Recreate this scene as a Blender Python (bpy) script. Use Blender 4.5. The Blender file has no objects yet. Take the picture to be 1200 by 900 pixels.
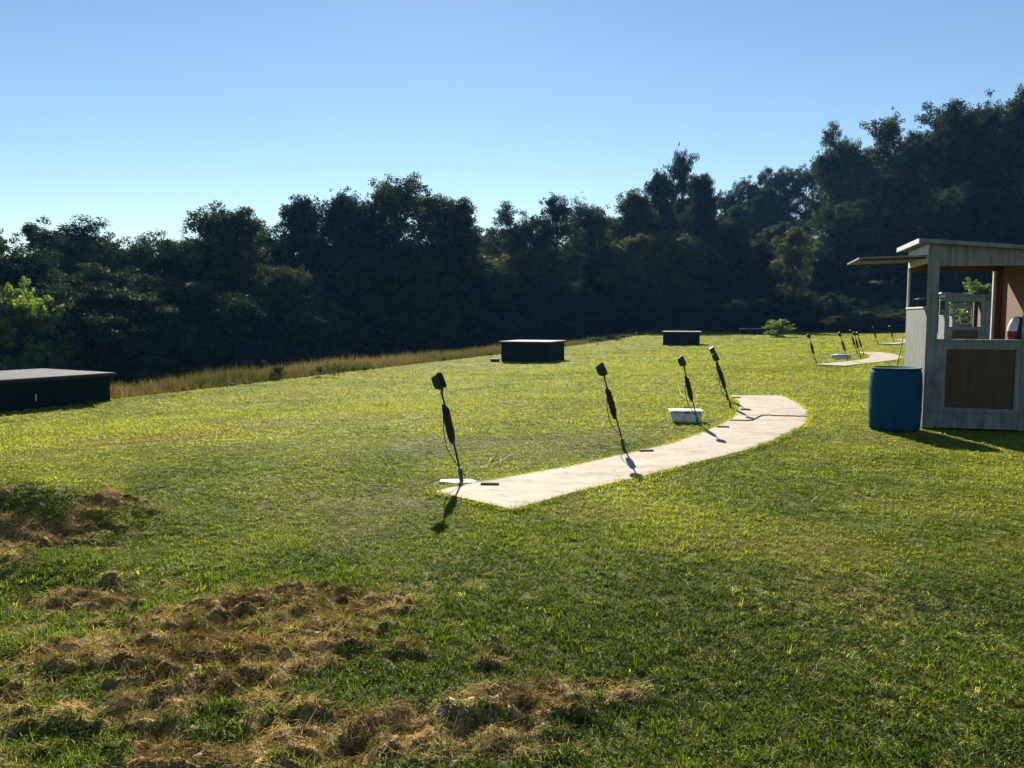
import bpy, bmesh, math, random
import numpy as np
from mathutils import Vector, Matrix

random.seed(7)
RNG = np.random.default_rng(11)
R = math.radians
scene = bpy.context.scene
COL = scene.collection

# ------------------------------------------------------------------ camera model
F, EYE = 960.0, 1.6
PITCH = math.atan(80 / F)
def ray(px, py):
    a, b = (px - 600) / F, (450 - py) / F
    return a, math.cos(PITCH) + b * math.sin(PITCH), -math.sin(PITCH) + b * math.cos(PITCH)
def at(px, py, Y):
    """the world point seen at photo pixel (px, py) at depth Y"""
    x, y, z = ray(px, py)
    t = Y / y
    return Vector((x * t, Y, EYE + z * t))
def on(px, py, z=0.0):
    """the point of the level z seen at photo pixel (px, py)"""
    x, y, dz = ray(px, py)
    t = (z - EYE) / dz
    return Vector((x * t, y * t, z))

# ------------------------------------------------------------------ noise and terrain
def vnoise(x, y, seed=0):
    x = np.asarray(x, float); y = np.asarray(y, float)
    xi = np.floor(x).astype(np.int64); yi = np.floor(y).astype(np.int64)
    fx = x - xi; fy = y - yi
    fx = fx * fx * (3 - 2 * fx); fy = fy * fy * (3 - 2 * fy)
    def h(i, j):
        n = (i * 374761393 + j * 668265263 + seed * 1442695041) & 0xffffffff
        n = ((n ^ (n >> 13)) * 1274126177) & 0xffffffff
        return ((n ^ (n >> 16)) & 0xffff) / 65535.0
    return (h(xi, yi) * (1 - fx) + h(xi + 1, yi) * fx) * (1 - fy) + (h(xi, yi + 1) * (1 - fx) + h(xi + 1, yi + 1) * fx) * fy
def fbm(x, y, seed=0, oct=4):
    s, a, t = 0, 1.0, 0
    for k in range(oct):
        s = s + a * vnoise(np.asarray(x) * 2**k + 17.3 * k, np.asarray(y) * 2**k - 9.1 * k, seed + k); t += a; a *= .5
    return s / t
def sst(a, b, x):
    t = np.clip((np.asarray(x, float) - a) / (b - a), 0, 1)
    return t * t * (3 - 2 * t)

C30, S30 = math.cos(R(30)), math.sin(R(30))
def uv(x, y): return -C30 * x + S30 * y, S30 * x + C30 * y
def lawn_edge(v): return 17.4 + .155 * (v - 11.6)

PATCH = [(-3.5, 5.75, .95, 1.1, .42), (-1.45, 3.85, .85, .72, 1.0), (-1.15, 4.4, .6, .3, 1.0), (-1.3, 3.0, 1.5, .42, 1.0),
         (.1, 3.32, .62, .2, .8), (-2.3, 4.6, .5, .3, .7), (-2.2, 3.4, .7, .4, .8), (-.35, 3.7, .35, .3, .8)]
def thatch(x, y):
    x = np.asarray(x, float); y = np.asarray(y, float)
    m = np.zeros_like(x)
    for cx, cy, rx, ry, s in PATCH:
        d = np.sqrt(((x - cx) / rx) ** 2 + ((y - cy) / ry) ** 2)
        m = np.maximum(m, s * (1 - sst(.45, 1.25, d)))
    n = fbm(x * 2.6, y * 3.2, 5, 4)
    return np.clip(m * 1.7 + (n - .62) * 5.0 * sst(0, .3, m), 0, 1)

def base_height(x, y):
    u, v = uv(x, y)
    e = lawn_edge(v)
    fall = 1 - sst(45, 85, v)
    z = -.42 * sst(6, 18, u) * fall
    z = z - 3.8 * sst(-.5, 21, u - e) * (1 - .75 * sst(50, 95, v))
    z = z + .28 * np.clip(1 - np.abs(u - e + .5) / 3, 0, 1) ** 2 * fall * .4
    hill = sst(85, 175, y + .25 * x) * sst(-15, 55, x) * 13 + sst(10, 60, x - 18) * sst(45, 110, y) * 5
    far = sst(150, 400, np.hypot(x, y)) * 6
    return z + hill + far
def height(x, y):
    x = np.asarray(x, float); y = np.asarray(y, float)
    z = base_height(x, y)
    d = np.hypot(x, y)
    near = 1 - sst(9, 16, d)
    z = z + near * (.05 * (fbm(x * 1.1, y * 1.1, 31, 3) - .5)) * sst(.8, 2.5, np.hypot(x + .3, y - 7.2) )
    m = thatch(x, y)
    wx = x + .05 * vnoise(x * 6, y * 6, 44); wy = y + .05 * vnoise(x * 6, y * 6, 45)
    n0 = vnoise(x * 2.2, y * 3, 40); n1 = vnoise(wx * 5.5, wy * 8, 41); n2 = vnoise(wx * 12 + 3, wy * 16 + 1, 42); n3 = vnoise(x * 27, y * 31, 43)
    lump = n0 * .05 + (1 - np.abs(2 * n1 - 1)) * .078 + (1 - np.abs(2 * n2 - 1)) * .058 + n3 * .016
    z = z + sst(0, .6, m) * (lump - .115)
    z = z + .36 * np.exp(-((x + 3.9) / 1.05) ** 2 - ((y - 6.1) / .5) ** 2) + .1 * np.exp(-((x + 2.9) / .6) ** 2 - ((y - 5.0) / .3) ** 2)
    return z
def hz(x, y): return float(height(np.array([x]), np.array([y]))[0])

# ------------------------------------------------------------------ materials
def new_mat(name):
    m = bpy.data.materials.new(name); m.use_nodes = True
    nt = m.node_tree
    for n in list(nt.nodes): nt.nodes.remove(n)
    return m, nt, nt.nodes, nt.links
def ramp(n, stops):
    r = n.new('ShaderNodeValToRGB'); e = r.color_ramp.elements
    while len(e) < len(stops): e.new(.5)
    for k, (p, c) in enumerate(stops):
        e[k].position = p; e[k].color = (*c, 1)
    return r
def surf(name, c1, c2, rough=.7, scale=(6, 6, 6), lo=.35, hi=.65, bump=.15, bscale=60, detail=6, metallic=0, spec=.4):
    """two-tone noisy paint / wood / concrete with a fine bump, in the object's own coordinates"""
    m, nt, n, l = new_mat(name)
    out = n.new('ShaderNodeOutputMaterial'); p = n.new('ShaderNodeBsdfPrincipled')
    tc = n.new('ShaderNodeTexCoord'); mp = n.new('ShaderNodeMapping'); mp.inputs['Scale'].default_value = scale
    no = n.new('ShaderNodeTexNoise'); no.inputs['Scale'].default_value = 1; no.inputs['Detail'].default_value = detail
    no.inputs['Roughness'].default_value = .65
    rp = ramp(n, [(lo, c1), (hi, c2)])
    b = n.new('ShaderNodeTexNoise'); b.inputs['Scale'].default_value = bscale; b.inputs['Detail'].default_value = 4
    bp = n.new('ShaderNodeBump'); bp.inputs['Strength'].default_value = bump; bp.inputs['Distance'].default_value = .02
    l.new(tc.outputs['Object'], mp.inputs[0]); l.new(mp.outputs[0], no.inputs['Vector']); l.new(no.outputs['Fac'], rp.inputs[0])
    l.new(rp.outputs[0], p.inputs['Base Color']); l.new(tc.outputs['Object'], b.inputs['Vector']); l.new(b.outputs['Fac'], bp.inputs['Height'])
    l.new(bp.outputs[0], p.inputs['Normal']); l.new(p.outputs[0], out.inputs[0])
    p.inputs['Roughness'].default_value = rough; p.inputs['Metallic'].default_value = metallic
    p.inputs['Specular IOR Level'].default_value = spec
    return m
def leaf_mat(name, stops, trans=.5, tint_boost=(1.5, 1.6, .9), attr='tint', atype='INSTANCER', gloss=.06, rough=.4, objrand=0.0):
    """thin leaf: part of the light bounces off, part shines through; hue runs with an attribute"""
    m, nt, n, l = new_mat(name)
    out = n.new('ShaderNodeOutputMaterial')
    a = n.new('ShaderNodeAttribute'); a.attribute_type = atype; a.attribute_name = attr
    fac = a.outputs['Fac']
    if objrand:
        oi = n.new('ShaderNodeObjectInfo'); ma = n.new('ShaderNodeMath'); ma.operation = 'MULTIPLY_ADD'
        ma.inputs[1].default_value = objrand; l.new(oi.outputs['Random'], ma.inputs[0]); l.new(fac, ma.inputs[2])
        mb = n.new('ShaderNodeMath'); mb.operation = 'SUBTRACT'; mb.inputs[1].default_value = objrand / 2
        l.new(ma.outputs[0], mb.inputs[0]); fac = mb.outputs[0]
    rp = ramp(n, stops); l.new(fac, rp.inputs[0])
    mul = n.new('ShaderNodeMix'); mul.data_type = 'RGBA'; mul.blend_type = 'MULTIPLY'; mul.inputs['Factor'].default_value = 1
    l.new(rp.outputs[0], mul.inputs[6]); mul.inputs[7].default_value = (*tint_boost, 1)
    d = n.new('ShaderNodeBsdfDiffuse'); t = n.new('ShaderNodeBsdfTranslucent'); g = n.new('ShaderNodeBsdfGlossy')
    g.inputs['Roughness'].default_value = rough; g.inputs['Color'].default_value = (.9, .95, 1, 1)
    l.new(rp.outputs[0], d.inputs[0]); l.new(mul.outputs[2], t.inputs[0])
    m1 = n.new('ShaderNodeMixShader'); m1.inputs[0].default_value = trans
    l.new(d.outputs[0], m1.inputs[1]); l.new(t.outputs[0], m1.inputs[2])
    m2 = n.new('ShaderNodeMixShader'); m2.inputs[0].default_value = gloss
    l.new(m1.outputs[0], m2.inputs[1]); l.new(g.outputs[0], m2.inputs[2]); l.new(m2.outputs[0], out.inputs[0])
    return m

M = {}
M['paint'] = surf('shaded weathered white paint', (.082, .092, .088), (.20, .215, .205), .9, (14, 14, 2.5), .3, .62, .25, 45)  # weathered white, darkened further: the front's shade is put into the colour
M['paint_sunlit'] = surf('sunlit white trim paint', (.40, .40, .375), (.6, .6, .57), .7, (8, 8, 8))  # brighter copy for trim the sun catches, lit tone painted in
M['plywood'] = surf('brown plywood', (.046, .024, .011), (.088, .047, .021), .75, (22, 22, 1.6), .3, .7, .15, 40)
M['plywood_in'] = surf('raw plywood inside', (.12, .058, .022), (.22, .115, .045), .8, (18, 18, 1.5), .3, .7, .15, 40)
M['roofing'] = surf('grey felt roofing', (.075, .074, .071), (.15, .146, .138), .9, (3, 3, 3), .3, .7, .3, 90)
M['roofdeck'] = surf('pinkish grey roofing', (.18, .15, .135), (.30, .25, .225), .85, (2.5, 2.5, 2.5), .3, .7, .3, 80)
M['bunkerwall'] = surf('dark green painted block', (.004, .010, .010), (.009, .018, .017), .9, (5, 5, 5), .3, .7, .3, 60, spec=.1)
M['darktrim'] = surf('dark trim', (.015, .015, .016), (.035, .033, .03), .8, (8, 8, 8))
M['blue'] = surf('blue plastic', (.002, .046, .09), (.003, .060, .112), .75, (5, 5, 3), .3, .7, .05, 25, spec=.12)
M['black'] = surf('black plastic', (.010, .011, .011), (.020, .021, .021), .45, (20, 20, 20), bump=.08)
M['rubber'] = surf('black cable rubber', (.009, .010, .010), (.02, .02, .02), .6, (40, 40, 40), bump=.05)
M['steel'] = surf('dark painted steel', (.02, .024, .022), (.05, .055, .05), .5, (20, 20, 8), metallic=.3)
M['green'] = surf('green painted steel', (.008, .06, .035), (.015, .085, .05), .5, (20, 20, 20))
M['whiteplastic'] = surf('stained white plastic', (.34, .33, .27), (.66, .66, .62), .55, (7, 7, 10), .32, .58, .1, 50)
M['slab'] = surf('white stone slab', (.42, .41, .38), (.66, .65, .62), .85, (12, 12, 12), bump=.4)
M['slat'] = surf('weathered wood slat', (.05, .04, .035), (.13, .11, .09), .85, (6, 40, 40))
M['bark'] = surf('tree bark', (.025, .022, .018), (.075, .065, .05), .95, (6, 6, 1.5), .3, .7, .6, 12)
M['dirt'] = surf('dry clods', (.07, .045, .025), (.19, .13, .075), .95, (9, 9, 9), bump=.6)
M['cord'] = surf('dark cord', (.03, .028, .025), (.07, .06, .05), .7, (30, 30, 30))
M['wire'] = surf('pale grey wire', (.22, .22, .2), (.4, .4, .37), .5, (30, 30, 30))

def concrete():
    m, nt, n, l = new_mat('pale concrete')
    out = n.new('ShaderNodeOutputMaterial'); p = n.new('ShaderNodeBsdfPrincipled'); p.inputs['Roughness'].default_value = .85
    p.inputs['Specular IOR Level'].default_value = .25
    tc = n.new('ShaderNodeTexCoord')
    def noise(scale, detail, st=(1, 1, 1), rough=.6):
        mp = n.new('ShaderNodeMapping'); mp.inputs['Scale'].default_value = st
        no = n.new('ShaderNodeTexNoise'); no.inputs['Scale'].default_value = scale; no.inputs['Detail'].default_value = detail
        no.inputs['Roughness'].default_value = rough
        l.new(tc.outputs['Object'], mp.inputs[0]); l.new(mp.outputs[0], no.inputs['Vector']); return no
    a = noise(1.6, 8, (1, 1.9, 1), .7); ra = ramp(n, [(.30, (.20, .16, .115)), (.44, (.385, .32, .24)), (.62, (.50, .425, .325))])
    l.new(a.outputs[0], ra.inputs[0])
    b = noise(9, 5, (1, 2.2, 1)); rb = ramp(n, [(.30, (.42, .39, .35)), (.43, (1, 1, 1))]); l.new(b.outputs[0], rb.inputs[0])
    c = noise(140, 2); rc = ramp(n, [(.3, (.86, .86, .86)), (.6, (1, 1, 1))]); l.new(c.outputs[0], rc.inputs[0])
    def mul(x, y, f=1):
        k = n.new('ShaderNodeMix'); k.data_type = 'RGBA'; k.blend_type = 'MULTIPLY'; k.inputs['Factor'].default_value = f
        l.new(x, k.inputs[6]); l.new(y, k.inputs[7]); return k.outputs[2]
    l.new(mul(mul(ra.outputs[0], rb.outputs[0], .8), rc.outputs[0]), p.inputs['Base Color'])
    bp = n.new('ShaderNodeBump'); bp.inputs['Strength'].default_value = .25; bp.inputs['Distance'].default_value = .01
    l.new(c.outputs[0], bp.inputs['Height']); l.new(bp.outputs[0], p.inputs['Normal']); l.new(p.outputs[0], out.inputs[0])
    return m
M['concrete'] = concrete()

def ground_mat():
    m, nt, n, l = new_mat('turf soil')
    out = n.new('ShaderNodeOutputMaterial'); p = n.new('ShaderNodeBsdfPrincipled'); p.inputs['Roughness'].default_value = .95
    p.inputs['Specular IOR Level'].default_value = .1
    tc = n.new('ShaderNodeTexCoord')
    def noise(scale, detail):
        no = n.new('ShaderNodeTexNoise'); no.inputs['Scale'].default_value = scale; no.inputs['Detail'].default_value = detail
        l.new(tc.outputs['Object'], no.inputs['Vector']); return no
    g = ramp(n, [(.3, (.075, .085, .016)), (.6, (.15, .155, .028)), (.8, (.20, .19, .045))]); a = noise(.8, 8); l.new(a.outputs[0], g.inputs[0])
    t = ramp(n, [(.32, (.06, .040, .016)), (.5, (.24, .17, .065)), (.66, (.48, .35, .15))]); b = noise(26, 6); l.new(b.outputs[0], t.inputs[0])
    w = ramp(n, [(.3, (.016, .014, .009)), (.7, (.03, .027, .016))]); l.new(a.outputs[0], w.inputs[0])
    at1 = n.new('ShaderNodeAttribute'); at1.attribute_name = 'thatch'
    at2 = n.new('ShaderNodeAttribute'); at2.attribute_name = 'wood'
    x1 = n.new('ShaderNodeMix'); x1.data_type = 'RGBA'; l.new(at1.outputs['Fac'], x1.inputs[0]); l.new(g.outputs[0], x1.inputs[6]); l.new(t.outputs[0], x1.inputs[7])
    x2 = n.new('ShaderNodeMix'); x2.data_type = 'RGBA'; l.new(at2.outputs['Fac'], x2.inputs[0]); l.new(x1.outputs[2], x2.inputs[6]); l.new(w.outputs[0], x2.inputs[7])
    l.new(x2.outputs[2], p.inputs['Base Color'])
    bp = n.new('ShaderNodeBump'); bp.inputs['Strength'].default_value = .8; bp.inputs['Distance'].default_value = .03
    c = noise(45, 6); l.new(c.outputs[0], bp.inputs['Height']); l.new(bp.outputs[0], p.inputs['Normal']); l.new(p.outputs[0], out.inputs[0])
    return m
M['ground'] = ground_mat()

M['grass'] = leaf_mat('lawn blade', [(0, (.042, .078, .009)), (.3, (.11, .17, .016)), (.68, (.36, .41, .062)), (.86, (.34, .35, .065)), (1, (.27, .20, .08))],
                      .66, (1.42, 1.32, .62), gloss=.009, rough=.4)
M['straw'] = leaf_mat('dead grass', [(0, (.09, .06, .020)), (.45, (.37, .265, .095)), (1, (.70, .53, .23))], .35, (1.1, 1, .8), gloss=.0)
M['meadow'] = leaf_mat('meadow stalk', [(0, (.055, .078, .02)), (.5, (.125, .12, .042)), (1, (.20, .16, .07))], .45, (1.1, 1, .8), gloss=0)
M['weed'] = leaf_mat('weed leaf', [(0, (.022, .036, .012)), (1, (.06, .075, .024))], .45, (1.5, 1.6, .8), gloss=.012)
LEAF = [(0, (.007, .015, .008)), (.5, (.018, .032, .014)), (.8, (.040, .056, .022)), (1, (.07, .08, .032))]
M['leaf'] = leaf_mat('broad leaf', LEAF, .45, (1.5, 1.5, .8), attr='tone', atype='GEOMETRY', gloss=.018, rough=.5, objrand=.55)
M['leaf_half_lit'] = leaf_mat('half-lit broad leaf', [(0, (.022, .035, .014)), (.6, (.055, .068, .024)), (1, (.10, .10, .035))], .42, (1.7, 1.6, .8), attr='tone', atype='GEOMETRY', gloss=.02, objrand=.2)  # lighter copy of the broad leaf; light on these crowns painted as colour
M['leaf_lit'] = leaf_mat('sunlit green leaf', [(0, (.07, .11, .012)), (1, (.17, .21, .025))], .6, (1.6, 1.7, .6), attr='tone', atype='GEOMETRY', gloss=.05, objrand=.2)  # brightest leaf copy, the shrubs' sunlit look put into its colour

# ------------------------------------------------------------------ mesh builder
class MB:
    def __init__(s): s.v, s.f, s.m = [], [], []
    def add(s, vs, fs, mi=0):
        o = len(s.v); s.v += [tuple(x) for x in vs]; s.f += [tuple(i + o for i in f) for f in fs]; s.m += [mi] * len(fs); return s
    def box(s, x0, x1, y0, y1, z0, z1, mi=0):
        return s.hexa([(x0, y0, z0), (x1, y0, z0), (x1, y1, z0), (x0, y1, z0)], [(x0, y0, z1), (x1, y0, z1), (x1, y1, z1), (x0, y1, z1)], mi)
    def hexa(s, lo, hi, mi=0):
        return s.add(lo + hi, [(3, 2, 1, 0), (4, 5, 6, 7), (0, 1, 5, 4), (1, 2, 6, 5), (2, 3, 7, 6), (3, 0, 4, 7)], mi)
    def tube(s, pts, r, seg=6, closed=False, mi=0):
        pts = [Vector(p) for p in pts]; n = len(pts); rs = r if isinstance(r, (list, tuple)) else [r] * n
        vs, prev = [], None
        for i, p in enumerate(pts):
            if closed: t = pts[(i + 1) % n] - pts[i - 1]
            else: t = pts[min(i + 1, n - 1)] - pts[max(i - 1, 0)]
            t = t.normalized() if t.length > 1e-9 else Vector((0, 0, 1))
            if prev is None:
                a = Vector((0, 0, 1)) if abs(t.z) < .9 else Vector((1, 0, 0)); nx = t.cross(a).normalized()
            else:
                nx = (prev - t * prev.dot(t)); nx = nx.normalized() if nx.length > 1e-9 else t.orthogonal().normalized()
            prev = nx; ny = t.cross(nx)
            for k in range(seg):
                an = 2 * math.pi * k / seg; vs.append(p + (nx * math.cos(an) + ny * math.sin(an)) * rs[i])
        fs = []
        for i in range(n if closed else n - 1):
            j = (i + 1) % n
            for k in range(seg): fs.append((i * seg + k, i * seg + (k + 1) % seg, j * seg + (k + 1) % seg, j * seg + k))
        if not closed: fs += [tuple(range(seg))[::-1], tuple((n - 1) * seg + k for k in range(seg))]
        return s.add(vs, fs, mi)
    def lathe(s, prof, seg=32, mi=0, c=(0, 0)):
        vs, fs = [], []
        for r, z in prof:
            for k in range(seg):
                a = 2 * math.pi * k / seg; vs.append((c[0] + r * math.cos(a), c[1] + r * math.sin(a), z))
        for i in range(len(prof) - 1):
            for k in range(seg): fs.append((i * seg + k, i * seg + (k + 1) % seg, (i + 1) * seg + (k + 1) % seg, (i + 1) * seg + k))
        if prof[0][0] > 0: fs.append(tuple(range(seg))[::-1])
        if prof[-1][0] > 0: fs.append(tuple((len(prof) - 1) * seg + k for k in range(seg)))
        return s.add(vs, fs, mi)
    def mesh(s, name, mats, smooth=False, bevel=0):
        me = bpy.data.meshes.new(name); me.from_pydata(s.v, [], s.f)
        for m in (mats if isinstance(mats, (list, tuple)) else [mats]): me.materials.append(m)
        if max(s.m, default=0) > 0: me.polygons.foreach_set('material_index', s.m)
        bm = bmesh.new(); bm.from_mesh(me)
        bmesh.ops.recalc_face_normals(bm, faces=bm.faces)
        if bevel:
            ed = [e for e in bm.edges if len(e.link_faces) == 2 and e.calc_face_angle(0) > .6]
            bmesh.ops.bevel(bm, geom=ed, offset=bevel, segments=2, affect='EDGES', profile=.6, clamp_overlap=True)
        bm.to_mesh(me); bm.free()
        if smooth: me.polygons.foreach_set('use_smooth', [True] * len(me.polygons))
        me.update(); return me
    def build(s, name, mats, parent=None, smooth=False, bevel=0):
        o = bpy.data.objects.new(name, s.mesh(name, mats, smooth, bevel)); COL.objects.link(o)
        if parent: o.parent = parent
        return o
def tag(o, label=None, cat=None, group=None, kind=None):
    if label: o['label'] = label
    if cat: o['category'] = cat
    if group: o['group'] = group
    if kind: o['kind'] = kind
    return o
def empty(name, loc=(0, 0, 0), rz=0):
    o = bpy.data.objects.new(name, None); COL.objects.link(o); o.empty_display_size = .2
    o.location = loc; o.rotation_euler = (0, 0, rz); return o
CH = {}
def copy_tree(o, parent=None):
    c = o.copy(); COL.objects.link(c)
    if parent: c.parent = parent
    for ch in [k for k in COL.objects if k.parent == o]: copy_tree(ch, c)
    return c

# ------------------------------------------------------------------ ground
def axis(lo, hi, step, far_lo, far_hi, grow):
    c = list(np.arange(lo, hi, step)); s = step; x = c[-1]
    while x < far_hi: s = min(s * grow, 25); x += s; c.append(x)
    s = step; x = lo; pre = []
    while x > far_lo: s = min(s * grow, 25); x -= s; pre.append(x)
    return np.array(pre[::-1] + c)
xs = axis(-4.5, 1.2, .02, -700, 700, 1.07)
ys = axis(2.4, 6.8, .02, -120, 1400, 1.06)
X, Y = np.meshgrid(xs, ys); Z = height(X, Y)
nx, ny = len(xs), len(ys)
me = bpy.data.meshes.new('ground')
idx = np.arange(nx * ny).reshape(ny, nx)
quads = np.stack([idx[:-1, :-1], idx[:-1, 1:], idx[1:, 1:], idx[1:, :-1]], -1).reshape(-1, 4)
def fast_mesh(me, verts, faces, k):
    me.vertices.add(len(verts)); me.vertices.foreach_set('co', np.asarray(verts, np.float32).ravel())
    me.loops.add(len(faces) * k); me.loops.foreach_set('vertex_index', np.asarray(faces, np.int32).ravel())
    me.polygons.add(len(faces)); me.polygons.foreach_set('loop_start', np.arange(0, len(faces) * k, k, dtype=np.int32))
    me.update(calc_edges=True)
fast_mesh(me, np.stack([X, Y, Z], -1).reshape(-1, 3), quads, 4)
me.polygons.foreach_set('use_smooth', np.ones(len(quads), bool))
def vattr(me, name, typ, data):
    a = me.attributes.new(name, typ, 'POINT')
    a.data.foreach_set('vector' if typ == 'FLOAT_VECTOR' else 'value', np.asarray(data, np.int32 if typ == 'INT' else np.float32).ravel())
TH = thatch(X, Y)
vattr(me, 'thatch', 'FLOAT', TH)
U, V = uv(X, Y); E = lawn_edge(V)
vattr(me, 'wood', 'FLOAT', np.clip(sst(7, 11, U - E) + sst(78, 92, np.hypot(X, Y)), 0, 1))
me.materials.append(M['ground'])
ground = bpy.data.objects.new('ground', me); COL.objects.link(ground)
tag(ground, 'sloping mown field with a bumpy brown foreground', 'ground', kind='structure')

# ------------------------------------------------------------------ concrete shooting paths
ROW = Vector((10.4, 18.9, 0))
PATH_PX = [(506, 575.4), (555, 566), (620, 554.5), (679, 543.5), (729, 532.8), (782.7, 520), (822, 507), (852.7, 493), (864, 482.7), (866.5, 474), (860.5, 467.2),
           (853.8, 463.3), (915.7, 463.3), (932, 471), (943.7, 479), (946.7, 487), (943.7, 495.5), (927, 507), (904, 517.7), (871, 528), (820, 541), (750, 558.5), (680, 575), (600, 597)]
PATH = [on(px, py, .02) for px, py in PATH_PX]
def dense(poly, keep=(0, 11, 12, 23), n=6):
    """round the traced outline between its corners"""
    out, N = [], len(poly)
    for i in range(N):
        p0, p1, p2, p3 = poly[i - 1], poly[i], poly[(i + 1) % N], poly[(i + 2) % N]
        if i in keep: p0 = p1
        if (i + 1) % N in keep: p3 = p2
        for k in range(n):
            t = k / n
            q = .5 * ((2 * p1) + (p2 - p0) * t + (2 * p0 - 5 * p1 + 4 * p2 - p3) * t * t + (3 * p1 - p0 - 3 * p2 + p3) * t ** 3)
            out.append(Vector((q.x + random.uniform(-.008, .008), q.y + random.uniform(-.008, .008), 0)))
    return out
OUT = dense(PATH)
bm = bmesh.new()
top = [bm.verts.new((p.x, p.y, .022)) for p in OUT]
f = bm.faces.new(top); bmesh.ops.recalc_face_normals(bm, faces=[f])
if f.normal.z < 0: f.normal_flip()
r = bmesh.ops.extrude_face_region(bm, geom=[f])
bmesh.ops.translate(bm, verts=[v for v in r['geom'] if isinstance(v, bmesh.types.BMVert)], vec=(0, 0, -.16))
bmesh.ops.recalc_face_normals(bm, faces=bm.faces)
bmesh.ops.triangulate(bm, faces=[q for q in bm.faces if len(q.verts) > 4])
pm = bpy.data.meshes.new('concrete_path'); bm.to_mesh(pm); bm.free(); pm.materials.append(M['concrete'])
for k, lab in enumerate(['curved pale concrete path with the four tall microphone stands along it', 'curved concrete path of the second field, beyond the blue drum',
                         'farthest pale concrete path, mostly hidden by the shack']):
    o = bpy.data.objects.new('concrete_path', pm); COL.objects.link(o); o.location = ROW * k + Vector((0, 0, .03 * k if k else 0))
    tag(o, lab, 'path', 'concrete shooting paths', 'structure')
POLYS = [np.array([(p.x + ROW.x * k, p.y + ROW.y * k) for p in OUT]) for k in range(3)]
def inside(px, py, poly):
    r = np.zeros(px.shape, bool); n = len(poly)
    for i in range(n):
        x0, y0 = poly[i]; x1, y1 = poly[(i + 1) % n]
        if y0 == y1: continue
        c = ((y0 > py) != (y1 > py)) & (px < (x1 - x0) * (py - y0) / (y1 - y0) + x0)
        r ^= c
    return r

# ------------------------------------------------------------------ microphone stands
def racetrack(cx, cz, h, w, yo, lean, n=20):
    pts = []
    for k in range(n):
        a = 2 * math.pi * k / n
        z = cz + h * math.copysign(abs(math.sin(a)) ** .6, math.sin(a)); x = cx + w * math.copysign(abs(math.cos(a)) ** .9, math.cos(a))
        pts.append((x + lean * z, yo + random.uniform(-.004, .004), z))
    return pts
def make_stand(loose_seed):
    rnd = random.Random(loose_seed)
    root = empty('microphone_stand'); L = -.265
    MB().tube([(L * z * (1 + .1 * z), 0, z) for z in (0, .2, .4, .6, .8, .86)], .0095, 8).build('pole', M['steel'], root, True)
    MB().tube([(0, 0, -.05), (L * .13, 0, .13)], .02, 10).build('ground_socket', M['green'], root, False, .003)
    b = MB()
    hx = L * .86 * 1.086
    b.tube([(hx, 0, .84), (hx + .012, 0, .865), (hx - .012, 0, .89)], .011, 8); b.box(hx - .02, hx + .015, -.018, .018, .868, .892)
    b.build('bracket', M['steel'], root)
    # the head: a tilted flared hood, its mouth towards the shooter (+x) and a lip round it
    h = MB(); ca, sa = math.cos(R(24)), math.sin(R(24))
    def P(d, w, t):   # d along the mouth axis, w across, t up the hood
        return (hx - .035 + d * ca - t * sa, w, .945 + d * sa + t * ca)
    rings = [(-.046, .034, .050), (-.038, .043, .064), (.0, .045, .068), (.034, .050, .076), (.044, .053, .080)]
    vs, fs, N = [], [], 16
    def sq(a, w, t): 
        c, s_ = math.cos(a), math.sin(a); return w * math.copysign(abs(c) ** .5, c), t * math.copysign(abs(s_) ** .5, s_)
    allr = [(d, w, t) for d, w, t in rings] + [(.044, .046, .071), (.012, .036, .055)]
    for d, w, t in allr:
        for k in range(N):
            ww, tt = sq(2 * math.pi * k / N + .01, w, t); vs.append(P(d, ww, tt))
    for i in range(len(allr) - 1):
        for k in range(N): fs.append((i * N + k, i * N + (k + 1) % N, (i + 1) * N + (k + 1) % N, (i + 1) * N + k))
    fs += [tuple(range(N)), tuple((len(allr) - 1) * N + k for k in range(N))]
    h.add(vs, fs); h.build('microphone_hood', M['black'], root)
    c = MB()
    for k in range(9):
        c.tube(racetrack(-.014 + rnd.uniform(-.012, .012), .545 + rnd.uniform(-.015, .015), .165 + rnd.uniform(-.02, .012), .018 + rnd.uniform(-.008, .012),
                         .022 * math.cos(k * .8) , L), .0075, 6, True)
    for z in (.47, .54, .62):
        c.tube([(L * z - .014 + .034 * math.cos(a), .034 * math.sin(a), z + .01 * math.sin(a * 2)) for a in np.linspace(0, 2 * math.pi, 13)[:-1]], .0075, 6, True)
    c.build('cable_coil', M['rubber'], root, True)
    w = MB(); s = rnd.choice((-1, 1)) * .02
    w.tube([(L * .6 - .05, s, .64), (L * .5 - .075, s, .5), (L * .4 - .085, s, .4), (L * .3 - .08, s, .3), (L * .2 - .03, s, .2), (L * .14 + .004, .0, .13), (.03, .01, .05)], .0045, 6)
    w.build('loose_cable', M['rubber'], root, True)
    return root
stand0 = make_stand(1)
STN = [((542, 567), .0, 0, 1.0), ((732, 528), .03, 1, 1.0), ((818.5, 498.5), -.03, 2, .98), ((857, 478.5), .05, 3, .94), ((853.5, 469), .05, 4, 1.0)]
names = ['first', 'second', 'third', 'fourth', 'fifth']
labs = ['black microphone stand on a white slab at the pointed path end, shadow on grass',
        'black microphone stand between the slab stand and the white box, its shadow on the concrete',
        'black microphone stand rising in front of the white lidded box',
        'black microphone stand at the path\'s curve, hiding another stand behind it',
        'black microphone stand mostly hidden behind the stand at the path\'s curve']
labs2 = ['black microphone stand standing alone in grass before the second path',
         'black microphone stand at the near side of the second path, beside its small white box',
         'thin microphone stand behind the white box of the second path',
         'microphone stand with a thick cable coil at the bend of the second path',
         'last stand at the far end of the second path, close to its neighbour']
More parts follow.
